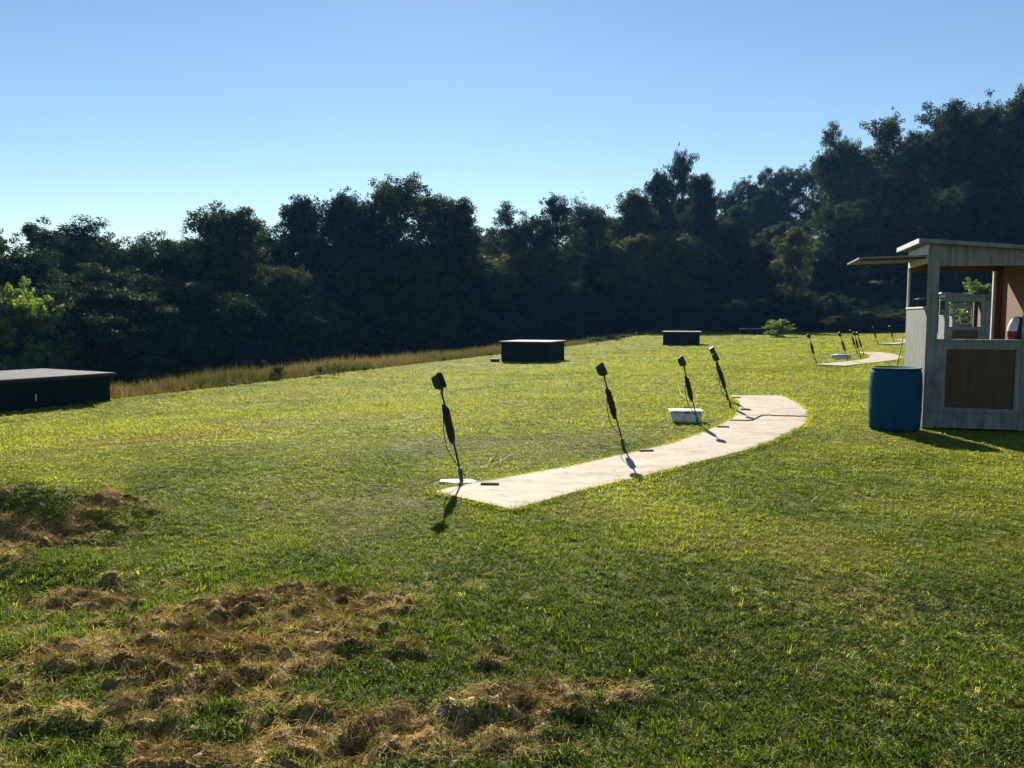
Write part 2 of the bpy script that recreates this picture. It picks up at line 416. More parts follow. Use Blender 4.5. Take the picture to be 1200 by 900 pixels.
labs3 = ['tiny microphone stand at the tip of the farthest path, its hood against dark wood',
         'tiny microphone stand farther along the farthest path, near the shack wall']
first = True
for fld, (ls, n) in enumerate([(labs, 5), (labs2, 5), (labs3, 2)]):
    for k in range(n):
        (px, py), tilt, sd, sc = STN[k]
        o = stand0 if first else copy_tree(stand0); first = False
        p = on(px, py, .0) + ROW * fld
        z = hz(p.x, p.y) + (.015 if k in (1,) else 0)
        if fld == 0 and k == 0: z += .02
        o.location = (p.x, p.y, z); o.scale = (sc,) * 3
        o.rotation_euler = (random.uniform(-.03, .03) + fld * .01, -tilt * .6 + random.uniform(-.02, .02) * (fld > 0), R(-30) + random.uniform(-.25, .25) + (.25 if k == 4 else 0))
        tag(o, ls[k], 'microphone stand', 'microphone stands along the concrete paths')

p = on(536, 566)
b = MB(); rr = random.Random(3)
ang = [(a + rr.uniform(-.25, .25), .13 + .05 * rr.random()) for a in np.linspace(0, 2 * math.pi, 8)[:-1]]
lo = [(1.35 * r_ * math.cos(a), .8 * r_ * math.sin(a), -.04) for a, r_ in ang]; hi = [(x * .95, y * .95, .022) for x, y, z in lo]
N = len(lo); b.add(lo + hi, [tuple(range(N))[::-1], tuple(range(N, 2 * N))] + [(k, (k + 1) % N, N + (k + 1) % N, N + k) for k in range(N)])
o = b.build('stone_slab', M['slab'], bevel=.008); o.location = (p.x, p.y, hz(p.x, p.y))
tag(o, 'white stone slab under the stand at the path\'s pointed end', 'slab')

# slats lying on the concrete where each shooter stands
def make_slat():
    b = MB(); b.box(-.085, .085, -.03, .03, 0, .018); return b.build('wooden_slat', M['slat'], bevel=.004)
sl0 = make_slat()
for k, ((px, py), rz, lab) in enumerate([((574, 567.5), -.05, 'dark slat beside the stand on the white slab'), ((757, 528.5), .1, 'dark slat past the second stand at the path edge'),
                                 ((847, 500.5), .0, 'dark slat on the path beside the white box'), ((873.5, 480.3), -.05, 'dark slat by the curve of the path'),
                                 ((862.5, 466), .0, 'dark slat at the far squared end of the path')]):
    o = sl0 if k == 0 else copy_tree(sl0)
    q = on(px, py, .022); o.location = q; o.rotation_euler = (0, 0, rz)
    tag(o, lab, 'slat', 'slats lying on the first path')

# cord across the concrete, wires in the grass
def strand(name, px, z, r, mat, lab, cat='cable'):
    pts = [on(a, b_, 0) for a, b_ in px]
    out = []
    for i in range(len(pts) - 1):
        p0, p1, p2, p3 = pts[max(i - 1, 0)], pts[i], pts[i + 1], pts[min(i + 2, len(pts) - 1)]
        for k in range(6):
            t = k / 6; out.append(.5 * ((2 * p1) + (p2 - p0) * t + (2 * p0 - 5 * p1 + 4 * p2 - p3) * t * t + (3 * p1 - p0 - 3 * p2 + p3) * t ** 3))
    out.append(pts[-1])
    o = MB().tube([(p.x, p.y, (z if z is not None else hz(p.x, p.y) + .03) + random.uniform(0, .008)) for p in out], r, 6).build(name, mat, smooth=True)
    return tag(o, lab, cat)
strand('cord', [(855, 494.5), (878, 494.8), (887, 491.5), (894, 488.6), (910, 489), (930, 489.7), (947, 490)], .027, .008, M['cord'], 'dark cord lying across the concrete path')
strand('wire', [(548, 551), (562, 552.5), (572, 549), (576, 541), (586, 540), (586, 547), (578, 547.5), (590, 543), (600, 537), (608, 534)], None, .003, M['rubber'], 'thin looped wire on the grass beside the slab stand')
strand('wire', [(619, 510), (623, 515), (626, 518), (623, 522)], None, .003, M['cord'], 'short crooked wire end alone on the lawn')
strand('wire', [(794, 446 + 4), (802, 468), (838, 480), (848, 482), (856, 478)], None, .004, M['rubber'], 'black wire running through grass to the stand at the curve')
strand('wire', [(772, 497), (781, 492), (790, 488)], None, .004, M['cord'], 'pale wire leading through grass to the white box')

# white lidded boxes
def make_white_box():
    root = empty('lidded_box')
    b = MB(); b.hexa([(-.215, -.14, -.03), (.215, -.14, -.03), (.215, .14, -.03), (-.215, .14, -.03)], [(-.22, -.145, .175), (.22, -.145, .175), (.22, .145, .175), (-.22, .145, .175)])
    b.build('body', M['whiteplastic'], root, bevel=.012)
    b = MB(); b.hexa([(-.25, -.17, .19), (.25, -.17, .19), (.25, .17, .19), (-.25, .17, .19)], [(-.245, -.165, .222), (.245, -.165, .222), (.245, .165, .222), (-.245, .165, .222)])
    b.hexa([(-.20, -.125, .222), (.20, -.125, .222), (.20, .125, .222), (-.20, .125, .222)], [(-.19, -.115, .23), (.19, -.115, .23), (.19, .115, .23), (-.19, .115, .23)])
    b.build('lid', M['whiteplastic'], root, bevel=.008)
    b = MB(); b.tube([(-.02, .03, .235), (-.015, .03, .255), (.075, .03, .255), (.08, .03, .235)], .008, 6); b.build('handle', M['black'], root)
    b = MB(); b.box(-.045, .03, -.178, -.17, .175, .205); b.build('latch', M['black'], root, bevel=.003)
    return root
wb = make_white_box(); wb.scale = (1, 1, .8)
p = on(805, 495); wb.location = (p.x, p.y + .1, hz(p.x, p.y)); wb.rotation_euler = (0, 0, R(-4))
tag(wb, 'stained white lidded box on grass behind a microphone stand', 'box', 'white lidded boxes by the paths')
w2 = copy_tree(wb); q = on(986, 421); w2.location = (q.x, q.y, hz(q.x, q.y)); w2.rotation_euler = (0, 0, R(10)); w2.scale = (1.35, 1.2, .8)
tag(w2, 'low white box on the grass beside the second path', 'box', 'white lidded boxes by the paths')

# ------------------------------------------------------------------ trap bunkers
def bunker(loc, rz, w, d, h, lab, roofmat, zs=(0, 0), mark=False):
    root = empty('target_bunker', loc, rz)
    b = MB(); t = .03
    x0, x1, y0, y1 = -w / 2, w / 2, -d / 2, d / 2
    b.box(x0, x1, y0, y1, -.8, h)
    for z in np.arange(.0, h - .1, .2):                       # block courses: shallow steps in the wall face
        b.box(x0 - .006, x1 + .006, y0 - .006, y1 + .006, z + .012, min(z + .19, h - .02))
    b.build('wall', M['bunkerwall'], root)
    r = MB(); o = .09
    r.hexa([(x0 - o, y0 - o, h + .002), (x1 + o, y0 - o, h + .002), (x1 + o, y1 + o, h + .002), (x0 - o, y1 + o, h + .002)],
           [(x0 - o, y0 - o, h + .07 + zs[0]), (x1 + o, y0 - o, h + .07), (x1 + o, y1 + o, h + .07 + zs[1]), (x0 - o, y1 + o, h + .07 + zs[1])])
    rf = r.build('roof', roofmat, root, bevel=.01)
    e = MB(); oo = o + .022
    for a in ((x0 - oo, x1 + oo, y0 - oo, y0 - o - .002), (x0 - oo, x1 + oo, y1 + o + .002, y1 + oo), (x0 - oo, x0 - o - .002, y0 - o, y1 + o), (x1 + o + .002, x1 + oo, y0 - o, y1 + o)):
        e.box(*a, h - .012, h + .052)
    e.build('edge_board', M['darktrim'], rf)
    if mark:
        MB().box(x1 + .008, x1 + .02, mark[0] - .014, mark[0] + .014, mark[1] - .07, mark[1] + .07).build('wall_tag', M['slab'], root, bevel=.004)
    tag(root, lab, 'bunker', 'low target bunkers across the field')
    return root
# first bunker: one corner at the edge of the photo's lawn, long wall towards the path
ang = R(-30)
def b_at(px, py, Y, w, d, rz, corner):
    """centre of a bunker whose given corner (sx, sy) stands under the pixel"""
    q = at(px, py, Y); c, s = math.cos(rz), math.sin(rz)
    cx, cy = corner[0] * w / 2, corner[1] * d / 2
    return Vector((q.x - (c * cx - s * cy), q.y - (s * cx + c * cy), 0))
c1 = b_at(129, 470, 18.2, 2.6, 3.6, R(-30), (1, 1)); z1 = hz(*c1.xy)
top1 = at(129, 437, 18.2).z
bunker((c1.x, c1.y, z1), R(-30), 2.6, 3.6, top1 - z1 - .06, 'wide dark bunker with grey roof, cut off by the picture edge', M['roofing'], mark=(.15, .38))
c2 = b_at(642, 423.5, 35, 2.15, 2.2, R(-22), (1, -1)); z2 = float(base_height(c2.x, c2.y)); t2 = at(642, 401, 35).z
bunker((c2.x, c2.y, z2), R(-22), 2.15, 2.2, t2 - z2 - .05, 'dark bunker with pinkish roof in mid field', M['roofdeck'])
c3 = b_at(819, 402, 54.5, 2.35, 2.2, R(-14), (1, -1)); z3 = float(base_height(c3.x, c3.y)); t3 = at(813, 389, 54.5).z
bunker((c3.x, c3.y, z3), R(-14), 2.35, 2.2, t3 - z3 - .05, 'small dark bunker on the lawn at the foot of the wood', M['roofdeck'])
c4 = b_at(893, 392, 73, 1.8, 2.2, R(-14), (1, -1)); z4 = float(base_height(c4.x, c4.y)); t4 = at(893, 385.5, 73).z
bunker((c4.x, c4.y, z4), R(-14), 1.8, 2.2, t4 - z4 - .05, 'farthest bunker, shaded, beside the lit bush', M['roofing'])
q = at(580, 423, 35.5)
b = MB(); b.box(-.2, .2, -.12, .12, -.02, .1); b.box(-.21, .21, -.13, .13, .1, .13); o = b.build('low_box', M['darktrim'], bevel=.01)
o.location = (q.x, q.y, hz(q.x, q.y)); tag(o, 'small flat dark box on grass next to the pinkish-roofed bunker', 'box')

# ------------------------------------------------------------------ scorer shacks
W, D = 1.34, 1.55
def make_shack():
    root = empty('scorer_shack')
    zl, zr = 2.60, 2.47                                       # wall tops: the roof falls from the field side
    def zt(a): return zl + (zr - zl) * a / W
    pm, pc = M['paint'], M['paint_sunlit']
    # front wall, towards the camera: frame boards round an inset panel
    b = MB(); t = .035
    b.box(.142, W - .142, 0, t, 1.135, 1.245); b.box(.142, .272, .0, t, .315, 1.135); b.box(W - .07 - .142, W - .142, 0, t, .315, 1.135)
    b.box(.0, W, .004, t, .03, .205); b.box(.142, W - .142, .002, t, .205, .315)
    fw = b.build('front_wall', pm, root, bevel=.003)
    MB().box(.265, W - .205, .02, .032, .305, 1.142).build('panel', M['plywood'], fw)
    MB().box(.1, W - .06, -.028, -.001, .255, .292).build('ledge', pm, fw, bevel=.003)
    MB().box(.14, W - .14, -.02, .12, 1.246, 1.272).build('sill', pm, fw, bevel=.003)
    for x0, x1 in ((0, .14), (W - .14, W)):
        b = MB(); b.hexa([(x0, -.004, .02), (x1, -.004, .02), (x1, .06, .02), (x0, .06, .02)], [(x0, -.004, zt(x0)), (x1, -.004, zt(x1)), (x1, .06, zt(x1)), (x0, .06, zt(x0))])
        b.build('corner_post', pm, root, bevel=.003)
    b = MB(); x0, x1 = .142, W - .142
    b.hexa([(x0, 0, 2.285), (x1, 0, 2.275), (x1, t, 2.275), (x0, t, 2.285)], [(x0, 0, zt(x0)), (x1, 0, zt(x1)), (x1, t, zt(x1)), (x0, t, zt(x0))]); b.build('front_beam', pm, root, bevel=.003)
    # field side
    b = MB(); b.box(0.0, .03, .062, D, .02, 1.70); b.build('field_wall', pm, root, bevel=.003)
    MB().box(-.012, .05, .062, D, 1.702, 1.728).build('field_ledge', pc, root, bevel=.003)
    b = MB(); b.box(.0, .03, .062, D - .002, 2.34, zl - .004); b.build('field_beam', pc, root, bevel=.003)
    MB().box(.0, .032, D - .05, D - .001, 1.73, 2.338).build('side_post', pc, root, bevel=.003)
    # back wall with its wide opening
    b = MB(); b.box(.032, W - .032, D - .03, D, .02, 1.2); b.box(1.235, W - .032, D - .03, D, 1.2, 2.45); b.box(.032, 1.235, D - .03, D, 2.28, 2.45)
    b.build('back_wall', M['plywood_in'], root, bevel=.002)
    MB().box(1.195, 1.232, D - .055, D + .012, 1.202, 2.278).build('window_post', pc, root, bevel=.003)
    b = MB(); b.box(W - .03, W, .062, D, .02, 2.44); b.build('rear_wall', M['plywood_in'], root, bevel=.002)
    MB().box(.035, W - .035, .065, .40, 1.205, 1.235).build('shelf', M['plywood_in'], root, bevel=.003)
    MB().box(.035, W - .035, .04, D - .035, .03, .06).build('floor_boards', M['plywood_in'], root)
    # roof
    b = MB(); o = .09
    cs = [(-.13, -o), (W + .12, -o), (W + .12, D + .12), (-.13, D + .12)]
    b.hexa([(x, y, zt(x) + .003) for x, y in cs], [(x, y, zt(x) + .05) for x, y in cs]); rf = b.build('roof', M['roofing'], root, bevel=.004)
    b = MB(); b.hexa([(-.155, -o, zt(-.13) - .01), (-.132, -o, zt(-.13) - .01), (-.132, D + .12, zt(-.13) - .01), (-.155, D + .12, zt(-.13) - .01)],
                     [(-.155, -o, zt(-.13) + .055), (-.132, -o, zt(-.13) + .055), (-.132, D + .12, zt(-.13) + .055), (-.155, D + .12, zt(-.13) + .055)])
    b.build('fascia', pc, rf)
    b = MB(); y0, y1 = -o - .022, -o - .002
    b.hexa([(-.155, y0, zt(-.13) + .0), (W + .12, y0, zt(W + .12)), (W + .12, y1, zt(W + .12)), (-.155, y1, zt(-.13) + .0)],
           [(-.155, y0, zt(-.13) + .055), (W + .12, y0, zt(W + .12) + .055), (W + .12, y1, zt(W + .12) + .055), (-.155, y1, zt(-.13) + .055)])
    b.build('front_fascia', pm, rf)
    # propped shutter over the field opening
    b = MB(); 
    b.hexa([(-.005, .08, 2.425), (-.005, D - .06, 2.425), (-.9, D - .06, 2.405), (-.9, .08, 2.405)], [(-.005, .08, 2.45), (-.005, D - .06, 2.45), (-.9, D - .06, 2.43), (-.9, .08, 2.43)])
    sh = b.build('shutter', M['paint'], root, bevel=.003)
    b = MB(); 
    for y in (.12,): b.hexa([(-.02, y, 2.395), (-.02, y + .05, 2.395), (-.86, y + .05, 2.378), (-.86, y, 2.378)], [(-.02, y, 2.422), (-.02, y + .05, 2.422), (-.86, y + .05, 2.403), (-.86, y, 2.403)])
    b.build('batten', M['plywood'], sh)
    # door swung open in line with the front
    MB().box(W + .006, W + .46, .0, .03, .06, 2.3).build('door', pm, root, bevel=.003)
    return root
sh = make_shack()
p0 = at(1080.5, 500, 11.5); rz = R(-16)
sh.location = (p0.x, p0.y, hz(p0.x, p0.y)); sh.rotation_euler = (0, 0, rz)
tag(sh, 'weathered white scorer shack with propped shutter, standing beside the blue drum', 'shack', 'white scorer shacks in a row')
SH = [(p0.x, p0.y)]
for px, ptop, Yd, lab, r2 in [(1106, 343, 31, 'scorer shack seen through the window of the large shack', R(-20)), (1115, 354.8, 50, 'smallest scorer shack, framed by the window of the shack beyond the drum', R(-22))]:
    o = copy_tree(sh); q = at(px, 398, Yd); zt_ = at(px, ptop, Yd).z
    o.location = (q.x, q.y, hz(q.x, q.y)); o.rotation_euler = (0, 0, r2); s = (zt_ - o.location.z) / 2.64; o.scale = (1, 1, s); o['label'] = lab
    SH.append((q.x, q.y))

# striped cushion on the shelf inside
def striped():
    m, nt, n, l = new_mat('striped fabric')
    out = n.new('ShaderNodeOutputMaterial'); p = n.new('ShaderNodeBsdfPrincipled'); p.inputs['Roughness'].default_value = .8
    tc = n.new('ShaderNodeTexCoord'); sp = n.new('ShaderNodeSeparateXYZ'); l.new(tc.outputs['Object'], sp.inputs[0])
    def gt(sock, v):
        g = n.new('ShaderNodeMath'); g.operation = 'GREATER_THAN'; g.inputs[1].default_value = v; l.new(sock, g.inputs[0]); return g.outputs[0]
    ma = n.new('ShaderNodeMath'); ma.operation = 'MULTIPLY_ADD'; ma.inputs[1].default_value = -.35; l.new(sp.outputs['Z'], ma.inputs[0]); l.new(sp.outputs['X'], ma.inputs[2])
    x1 = n.new('ShaderNodeMix'); x1.data_type = 'RGBA'; x1.inputs[6].default_value = (.18, .018, .028, 1); x1.inputs[7].default_value = (.62, .60, .62, 1); l.new(gt(sp.outputs['Z'], .15), x1.inputs[0])
    x2 = n.new('ShaderNodeMix'); x2.data_type = 'RGBA'; x2.inputs[7].default_value = (.03, .02, .06, 1); l.new(gt(ma.outputs[0], -.12), x2.inputs[0]); l.new(x1.outputs[2], x2.inputs[6])
    l.new(x2.outputs[2], p.inputs['Base Color']); l.new(p.outputs[0], out.inputs[0]); return m
b = MB(); b.lathe([(.0, 0), (.1, .0), (.17, .02), (.205, .08), (.215, .15), (.195, .23), (.15, .30), (.09, .34), (.0, .355)], 28)
cu = b.build('striped_cushion', striped(), smooth=True)
ca, sa = math.cos(rz), math.sin(rz)
cu.location = (p0.x + ca * 1.23 - sa * .26 - .02, p0.y + sa * 1.2 + ca * .26, sh.location.z + 1.236); cu.scale = (.62, .6, 1); cu.rotation_euler = (0, 0, rz)
tag(cu, 'rounded maroon, white and dark cushion standing inside the shack window', 'cushion')

# ------------------------------------------------------------------ blue drum and rod
q = at(1046.5, 503, 11.45); zg = hz(q.x, q.y)
root = empty('plastic_drum', (q.x + .012, q.y, zg)); root.scale = (.965, .965, 1)
b = MB(); b.lathe([(.0, .01), (.30, .0), (.335, .02), (.345, .06), (.35, .2), (.354, .27), (.357, .29), (.354, .31), (.353, .45), (.354, .56), (.357, .58), (.354, .6), (.35, .72), (.345, .80), (.33, .845), (.315, .855),
                            (.305, .85), (.30, .80), (.30, .1), (.0, .09)], 48)
b.build('body', M['blue'], root, True)
b = MB(); b.lathe([(.318, .852), (.335, .856), (.342, .866), (.335, .876), (.318, .878), (.31, .866)], 48); b.v += []; b.build('rim', M['blue'], root, True)
tag(root, 'blue plastic barrel standing against the weathered shack', 'barrel')
dr = (q.x, q.y)
a0 = Vector((q.x - .1, q.y + .05, zg + .1)); a1 = at(1058, 396, 11.55)
b = MB(); b.tube([a0, a0.lerp(a1, .5) + Vector((.012, 0, 0)), a1], .007, 8)
o = b.build('thin_rod', M['rubber'], smooth=True); tag(o, 'thin dark rod leaning out of the blue barrel', 'rod')

# ------------------------------------------------------------------ scatter (grass and other ground cover)
def scatter_object(name, pts, rot, scl, idx, tint, protos, lab, cat):
    src = bpy.data.collections.new(name + '_sources')
    for k, (pmesh) in enumerate(protos):
        so = bpy.data.objects.new('%s_source_%02d' % (name, k), pmesh); src.objects.link(so)
    me = bpy.data.meshes.new(name); me.vertices.add(len(pts)); me.vertices.foreach_set('co', np.asarray(pts, np.float32).ravel())
    vattr(me, 'rot', 'FLOAT_VECTOR', rot); vattr(me, 'scl', 'FLOAT_VECTOR', scl); vattr(me, 'idx', 'INT', idx); vattr(me, 'tint', 'FLOAT', tint)
    o = bpy.data.objects.new(name, me); COL.objects.link(o)
    nt = bpy.data.node_groups.new(name + '_nodes', 'GeometryNodeTree')
    nt.interface.new_socket('Geometry', in_out='INPUT', socket_type='NodeSocketGeometry'); nt.interface.new_socket('Geometry', in_out='OUTPUT', socket_type='NodeSocketGeometry')
    n, l = nt.nodes, nt.links
    gi, go = n.new('NodeGroupInput'), n.new('NodeGroupOutput')
    ci = n.new('GeometryNodeCollectionInfo'); ci.inputs['Collection'].default_value = src; ci.inputs['Separate Children'].default_value = True; ci.inputs['Reset Children'].default_value = True
    ip = n.new('GeometryNodeInstanceOnPoints'); ip.inputs['Pick Instance'].default_value = True
    def attr(nm, ty):
        a = n.new('GeometryNodeInputNamedAttribute'); a.data_type = ty; a.inputs['Name'].default_value = nm; return a.outputs['Attribute']
    l.new(gi.outputs[0], ip.inputs['Points']); l.new(ci.outputs[0], ip.inputs['Instance'])
    l.new(attr('idx', 'INT'), ip.inputs['Instance Index']); l.new(attr('rot', 'FLOAT_VECTOR'), ip.inputs['Rotation']); l.new(attr('scl', 'FLOAT_VECTOR'), ip.inputs['Scale'])
    l.new(ip.outputs[0], go.inputs[0])
    md = o.modifiers.new('scatter', 'NODES'); md.node_group = nt
    return tag(o, lab, cat, kind='stuff')

def blade_tuft(name, n, rad, lmin, lmax, wid, lean, mat, seed, flat=False, segs=3, curl=.6):
    rg = np.random.default_rng(seed); vs, fs = [], []
    for k in range(n):
        a = rg.uniform(0, 2 * math.pi); rr = rad * math.sqrt(rg.random()); bx, by = rr * math.cos(a), rr * math.sin(a)
        dirn = rg.uniform(0, 2 * math.pi); L = rg.uniform(lmin, lmax); th = rg.uniform(*lean); w = wid * rg.uniform(.7, 1.3)
        tw = rg.uniform(-.8, .8); sx, sy = -math.sin(dirn + tw), math.cos(dirn + tw)
        x, y, z = bx, by, (rg.uniform(.0, .007) if flat else -.004); o = len(vs); st = L / segs
        c = curl * rg.uniform(.3, 1.6)
        for s in range(segs + 1):
            ww = w * (1 - (s / segs) ** 2 * .85) * .5 if s < segs else 0
            if s < segs: vs += [(x - sx * ww, y - sy * ww, z), (x + sx * ww, y + sy * ww, z)]
            else: vs.append((x, y, z))
            x += math.sin(th) * math.cos(dirn) * st; y += math.sin(th) * math.sin(dirn) * st; z += math.cos(th) * st
            th += c / segs
            if flat: th = min(th, 1.75)
        for s in range(segs - 1): fs.append((o + 2 * s, o + 2 * s + 1, o + 2 * s + 3, o + 2 * s + 2))
        fs.append((o + 2 * segs - 2, o + 2 * segs - 1, o + 2 * segs))
    me = bpy.data.meshes.new(name); me.from_pydata(vs, [], fs); me.materials.append(mat); me.update()
    me.polygons.foreach_set('use_smooth', [True] * len(fs)); return me

HALF = R(46)
def sector(d0, d1, dens, rg):
    n = int(HALF * (d1 * d1 - d0 * d0) * dens)
    d = np.sqrt(rg.uniform(d0 * d0, d1 * d1, n)); a = rg.uniform(-HALF, HALF, n)
    return d * np.sin(a), d * np.cos(a)
def square_in(x, y, loc, rzz, x0, x1, y0, y1):
    c, s = math.cos(rzz), math.sin(rzz); dx, dy = x - loc[0], y - loc[1]
    lx, ly = c * dx + s * dy, -s * dx + c * dy
    return (lx > x0) & (lx < x1) & (ly > y0) & (ly < y1)
def free(x, y):
    ok = np.ones(x.shape, bool)
    for P in POLYS: ok &= ~inside(x, y, P)
    ok &= np.hypot(x - dr[0], y - dr[1]) > .34
    for k, s in enumerate(SH): ok &= ~square_in(x, y, s, (R(-16), R(-20), R(-22))[k], -.02, W + .02, .0, D + .02)
    ok &= ~square_in(x, y, c1, R(-30), -1.32, 1.32, -1.82, 1.82)
    for c, a in ((c2, -22), (c3, -14)): ok &= ~square_in(x, y, c, R(a), -1.1, 1.1, -1.12, 1.12)
    ok &= ~(((x - on(536, 566).x) / .23) ** 2 + ((y - on(536, 566).y) / .13) ** 2 < 1)
    ok &= ~square_in(x, y, (wb.location.x, wb.location.y), R(-4), -.2, .2, -.13, .13)
    return ok

rg = np.random.default_rng(5)
PX, PY, PS, PK, PF = [], [], [], [], []
for d0, d1, dens, sc in [(1.0, 4.5, 1350, .66), (4.5, 7, 950, .7), (7, 11, 520, .88), (11, 17, 210, 1.1), (17, 30, 100, 1.4), (30, 50, 34, 2.0), (50, 92, 13, 2.9)]:
    x, y = sector(d0, d1, dens, rg); PX.append(x); PY.append(y); PS.append(np.full(x.shape, sc)); PK.append(np.full(x.shape, int(d0 >= 17))); PF.append(np.zeros(x.shape))
for k in range(2):                                             # a fringe hanging over the edges of the paths
    P = POLYS[k]; nf = 4200 if k == 0 else 1200
    i = rg.integers(0, len(P), nf); t = rg.random(nf)[:, None]; q = P[i] * (1 - t) + P[(i + 1) % len(P)] * t
    ctr = P.mean(0); q = q + rg.normal(0, .028, q.shape)
    PX.append(q[:, 0]); PY.append(q[:, 1]); PS.append(np.full(nf, .85 if k == 0 else 1.3)); PK.append(np.zeros(nf, int)); PF.append(np.ones(nf))
x = np.concatenate(PX); y = np.concatenate(PY); s = np.concatenate(PS); far = np.concatenate(PK); fringe = np.concatenate(PF)
u, v = uv(x, y); th = thatch(x, y)
keep = free(x, y) & (u < lawn_edge(v) + rg.normal(0, .35, x.shape)) & (rg.random(x.shape) > th * .84)
x, y, s, far, th, fringe = x[keep], y[keep], s[keep], far[keep], th[keep], fringe[keep]; N = len(x)
patch = fbm(x * .9, y * .9, 77, 4); big = fbm(x * .22, y * .3, 78, 3); dry = fbm(x * .55 + 9, y * .8, 79, 4)
dist = np.hypot(x, y)
tint = .245 + .6 * (patch - .5) + .45 * (big - .5) + .40 * sst(3.6, 10.5, dist) + rg.normal(0, .055, N)  # distance term paints the dim foreground and brighter mid-field into the blade colour
worn = sst(.56, .70, dry) * (1 - sst(12, 20, dist))
reddish = np.exp(-((x - 2.1) / .8) ** 2 - ((y - 5.6) / .35) ** 2) + np.exp(-((x - 1.9) / .45) ** 2 - ((y - 4.6) / .4) ** 2) + .8 * np.exp(-((x - .7) / .5) ** 2 - ((y - 6.5) / .25) ** 2)
tint = np.where(rg.random(N) < np.clip(.35 * worn + .5 * reddish, 0, .75), rg.uniform(.78, 1, N), tint)
tint = np.where(rg.random(N) < .012, rg.uniform(.6, .85, N), tint)
lush = fbm(x * .7 + 40, y * .7, 80, 3)
hs = .72 + .28 * sst(.40, .75, lush) * (1 - sst(7, 13, dist)) + .2 * (1 - sst(5, 8, dist))
hs *= np.where(dist > 9, .85, 1) * (1 - .28 * sst(4, 5.5, dist) * (1 - sst(9, 13, dist)))
hs = hs * rg.uniform(.75, 1.25, N) * (1 - .4 * np.clip(worn + reddish, 0, 1))
hs = np.where(fringe > 0, rg.uniform(.7, 1.25, N), hs)
scl = np.stack([s * 1.05, s * 1.05, hs * np.where(far == 1, np.sqrt(s) * .95, s)], -1)
rot = np.stack([rg.normal(0, .12, N), rg.normal(0, .12, N), rg.uniform(0, 6.283, N)], -1)
protos = [blade_tuft('lawn_tuft', 15, .05, .035, .085, .0062, (.3, 1.25), M['grass'], 100 + k, curl=.8) for k in range(5)]
protos += [blade_tuft('lawn_tuft_long', 11, .035, .06, .115, .0065, (.15, .8), M['grass'], 120 + k, curl=1.0) for k in range(2)]
protos += [blade_tuft('lawn_tuft_broad', 10, .05, .03, .06, .0105, (.4, 1.2), M['grass'], 130 + k) for k in range(2)]
pr = rg.random(N)
idx = np.where(pr < .70, rg.integers(0, 5, N), np.where(pr < .84, 7 + rg.integers(0, 2, N), rg.integers(0, 5, N)))
idx = np.where((rg.random(N) < .07 + .14 * sst(.5, .7, lush)) & (rg.random(N) > sst(5, 9, dist)), 5 + rg.integers(0, 2, N), idx)
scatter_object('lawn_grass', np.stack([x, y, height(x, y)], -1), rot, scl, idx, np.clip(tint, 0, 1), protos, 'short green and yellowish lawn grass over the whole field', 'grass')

# dead grass lying over the bumpy brown patches, thin elsewhere
x, y = sector(2.2, 8.2, 1500, rg); th = thatch(x, y)
k = rg.random(x.shape) < th * .75 + .03 + .22 * sst(.0, .5, fbm(x * 1.7, y * 1.7, 95, 3) - .35) * np.exp(-((x + 1.2) / 1.9) ** 2 - ((y - 3.7) / 1.3) ** 2)
x, y, th = x[k], y[k], th[k]; ok = free(x, y); x, y, th = x[ok], y[ok], th[ok]; N = len(x)
lump = fbm(x * 3.2, y * 3.2, 90, 3)
protos = [blade_tuft('straw_mat', 12, .05, .02, .075, .0024, (1.32, 1.6), M['straw'], 200 + k, flat=True, curl=.2) for k in range(4)]
e = .02
gx = (height(x + e, y) - height(x - e, y)) / (2 * e); gy = (height(x, y + e) - height(x, y - e)) / (2 * e)
rot = np.stack([np.arctan(gy) + rg.normal(0, .15, N), -np.arctan(gx) + rg.normal(0, .15, N), np.zeros(N)], -1)
rot[:, 2] = rg.uniform(-.8, .8, N)
scatter_object('dead_grass', np.stack([x, y, height(x, y) + .002], -1), rot, np.repeat((.7 + .6 * rg.random(N))[:, None], 3, 1), rg.integers(0, 4, N),
               np.clip(.55 + 1.3 * (lump - .5) + rg.normal(0, .18, N), 0, 1), protos, 'straw-brown dead grass matted over the bumpy ground', 'dead grass')

# tall brown meadow along the lawn's far edge
n = 26000
v = rg.uniform(2, 75, n); u = lawn_edge(v) + rg.uniform(-.2, 1, n) ** 1.0 * 11
x = -C30 * u + S30 * v; y = S30 * u + C30 * v
ok = free(x, y) & (rg.random(n) < 1 - .65 * sst(45, 70, v)); x, y, u, v = x[ok], y[ok], u[ok], v[ok]; N = len(x)
mh = (.34 + .9 * fbm(x * .5, y * .5, 60, 3)) * sst(-.6, 1.2, u - lawn_edge(v)) * (1 - .62 * sst(40, 62, v)) * rg.uniform(.7, 1.2, N) + .12
ok = mh > .30; x, y, u, v, mh = x[ok], y[ok], u[ok], v[ok], mh[ok]; N = len(x)
protos = [blade_tuft('meadow_tuft', 16, .16, .3, .62, .011, (.02, .35), M['meadow'], 300 + k, curl=.55) for k in range(4)]
scatter_object('meadow_grass', np.stack([x, y, height(x, y)], -1), np.stack([rg.normal(0, .1, N), rg.normal(0, .1, N), rg.uniform(0, 6.28, N)], -1),
               np.stack([np.full(N, 1.1), np.full(N, 1.1), mh], -1), rg.integers(0, 4, N), np.clip(.5 + 1.6 * (fbm(x * .35, y * .35, 61, 3) - .5) + rg.normal(0, .15, N), 0, 1),
               protos, 'tall brown uncut grass strip between the lawn and the wood', 'meadow grass')

